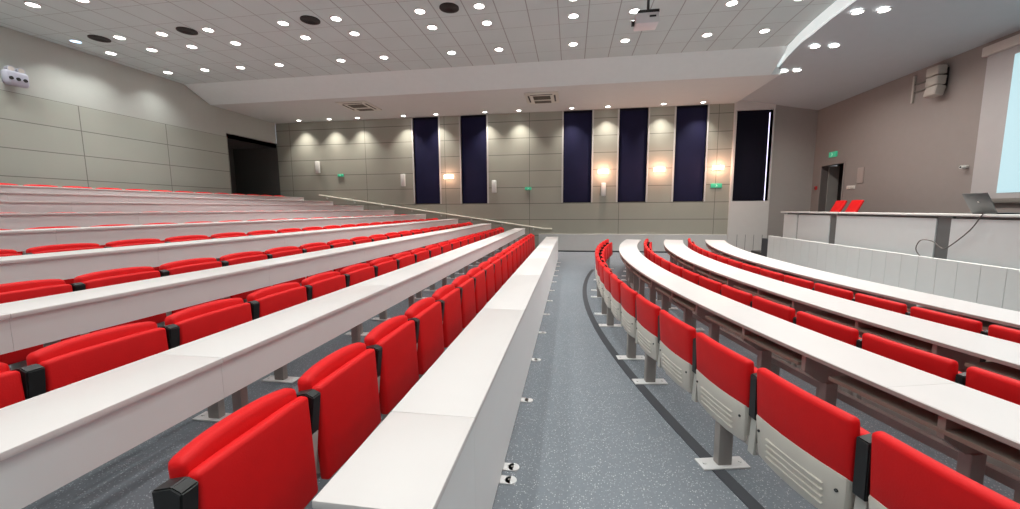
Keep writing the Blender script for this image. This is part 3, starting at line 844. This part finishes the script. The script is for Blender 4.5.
# ---- curved rows
CR = [('first', 18.08, 17.69), ('second', 17.08, 16.62), ('third', 16.08, 15.61)]
PH = [(18.49, 0.0318, -0.2672, 0.522), (17.46, 0.0318, -0.1250, 0.505), (16.42, 0.0314, -0.1204, 0.465)]
for j in range(3):
    nm, Ra, Rb_ = CR[j]
    p_end = math.asin((11.42 - CY) / Ra); p_beg = -0.52
    d = thing('curved_desk', ['white curved desk of the first curved row from the aisle', 'white curved desk of the middle curved row',
                              'white curved desk of the curved row in front of the stage boards'][j], 'desk', (0, 0, 0), 0, 'curved white desks')
    hz = 0.73
    bm = bmesh.new(); n = 9
    for k in range(n):
        a = p_beg + (p_end - p_beg) * k / n; b = p_beg + (p_end - p_beg) * (k + 1) / n - 0.0001
        e = 0.004
        sweep(bm, [(Ra, hz - 0.028 + e), (Ra - e, hz - 0.028), (Rb_ + e, hz - 0.028), (Rb_, hz - 0.028 + e), (Rb_, hz - e), (Rb_ + e, hz), (Ra - e, hz), (Ra, hz - e)], a, b, 10)
    obj('worktop', bm, M['white'], d)
    bm = bmesh.new(); sweep(bm, [(Ra + 0.0015, hz - 0.025), (Ra + 0.0015, hz - 0.004), (Ra - 0.001, hz - 0.004), (Ra - 0.001, hz - 0.025)], p_beg, p_end, 80)
    obj('edge_band', bm, M['edge'], d)
    m = 11
    dp = (p_end - p_beg) / m
    for k in range(m):
        a = p_beg + dp * k
        bm = bmesh.new(); sweep(bm, [(Ra - 0.015, 0.622), (Ra - 0.015, 0.642), (Ra - 0.34, 0.642), (Ra - 0.34, 0.622)], a + 0.006, a + dp - 0.006, 8)
        obj('shelf', bm, M['shelf'], d, smooth=False)
        ph = a + 0.5 * dp if k % 1 == 0 else a
        for q in (0.004, dp * 0.5):
            ph = a + q
            bm = bmesh.new(); sweep(bm, [(Ra - 0.02, 0.60), (Ra - 0.02, hz - 0.03), (Ra - 0.34, hz - 0.03), (Ra - 0.34, 0.52), (Ra - 0.14, 0.52)], ph - 0.0008, ph + 0.0008, 1)
            box_bm = bm
            x, y = arc(Ra - 0.2, ph); M2 = Matrix.Translation((x, y, 0)) @ Matrix.Rotation(-ph, 4, 'Z')
            box(bm, -0.04, 0.04, -0.025, 0.025, 0.01, 0.52, bev=0.005, M=M2)
            lg = obj('leg', bm, M['steel'], d, smooth=False)
            bm = bmesh.new(); box(bm, -0.14, 0.14, -0.05, 0.05, 0.0, 0.012, bev=0.004, M=M2); obj('base_plate', bm, M['plate'], lg)
    for z0, dr in ((0.14, 0.0), (0.40, -0.10)):
        bm = bmesh.new(); sweep(bm, [(Ra - 0.18 + dr, z0), (Ra - 0.18 + dr, z0 + 0.045), (Ra - 0.22 + dr, z0 + 0.045), (Ra - 0.22 + dr, z0)], p_beg, p_end, 80)
        obj('stretcher_rail', bm, M['steel'], d)
    R, dph, anchor, w = PH[j]
    pmax = math.asin((11.32 - CY) / R); a0 = anchor
    k0 = int((-0.335 - anchor) / dph) - 1
    bounds = []
    a = anchor
    while a + dph < pmax + 0.012: a += dph
    lst = []
    while a > -0.36:
        lst.append(a - dph / 2); a -= dph
    last = a
    for i, ph in enumerate(lst):
        x, y = arc(R, ph); dy = -0.2 if j == 0 else 0.0
        rz = math.atan2(CY - y, CX - x) - PI / 2; y += dy
        behind = 'behind the %s curved desk' % ['first', 'middle', 'third'][j]
        lab = 'red tip-up chair %s from the far wall %s' % (ORD[i + 1], behind)
        chair('R%d' % j, w, 'r', j == 0, (x, y, 0), rz, lab, 'red chairs ' + behind, (round((ph - a0 - dph / 2) / dph) % 3 != 2) and round((ph - a0 - dph / 2) / dph) != 0, R * dph - w)
    bm = bmesh.new(); sweep(bm, [(R + 0.03, 0.29), (R + 0.03, 0.345), (R - 0.03, 0.345), (R - 0.03, 0.29)], last + 0.001, lst[0] + dph / 2 - 0.001, 60)
    rl = obj('seat_rail', bm, M['steel']); rl.location.y = -0.2 if j == 0 else 0.0
    tag(rl, 'curved steel rail carrying the red chairs behind the %s curved desk' % ['first', 'middle', 'third'][j], 'rail', 'rails under the red chairs')

# ------------------------------------------------------------------ world, camera
w = bpy.data.worlds.new('world'); S.world = w; w.use_nodes = True
w.node_tree.nodes['Background'].inputs[0].default_value = (0.9, 0.92, 1, 1); w.node_tree.nodes['Background'].inputs[1].default_value = 0.3

f_px, pitch, yaw, roll = 392.9, 0.115333, -0.154469, -0.0066295
cp_, sp_ = math.cos(pitch), math.sin(pitch)
F = Vector((math.sin(yaw) * cp_, math.cos(yaw) * cp_, -sp_)); R_ = Vector((math.cos(yaw), -math.sin(yaw), 0)); U = R_.cross(F)
r2 = math.cos(roll) * R_ + math.sin(roll) * U; u2 = -math.sin(roll) * R_ + math.cos(roll) * U
cam = bpy.data.cameras.new('camera'); co = bpy.data.objects.new('camera', cam); COL.objects.link(co)
mw = Matrix((r2, u2, -F)).transposed().to_4x4(); mw.translation = (0, 0, 1.6)
co.matrix_world = mw
cam.sensor_width = 36; cam.sensor_fit = 'HORIZONTAL'; cam.lens = f_px / 1020 * 36; cam.clip_start = 0.02
S.camera = co
S.view_settings.view_transform = 'Standard'; S.view_settings.look = 'None'; S.view_settings.gamma = 1; S.view_settings.exposure = 0.0
S.view_settings.use_curve_mapping = False
S.cycles.use_denoising = True
S.cycles.max_bounces = 8; S.cycles.diffuse_bounces = 5
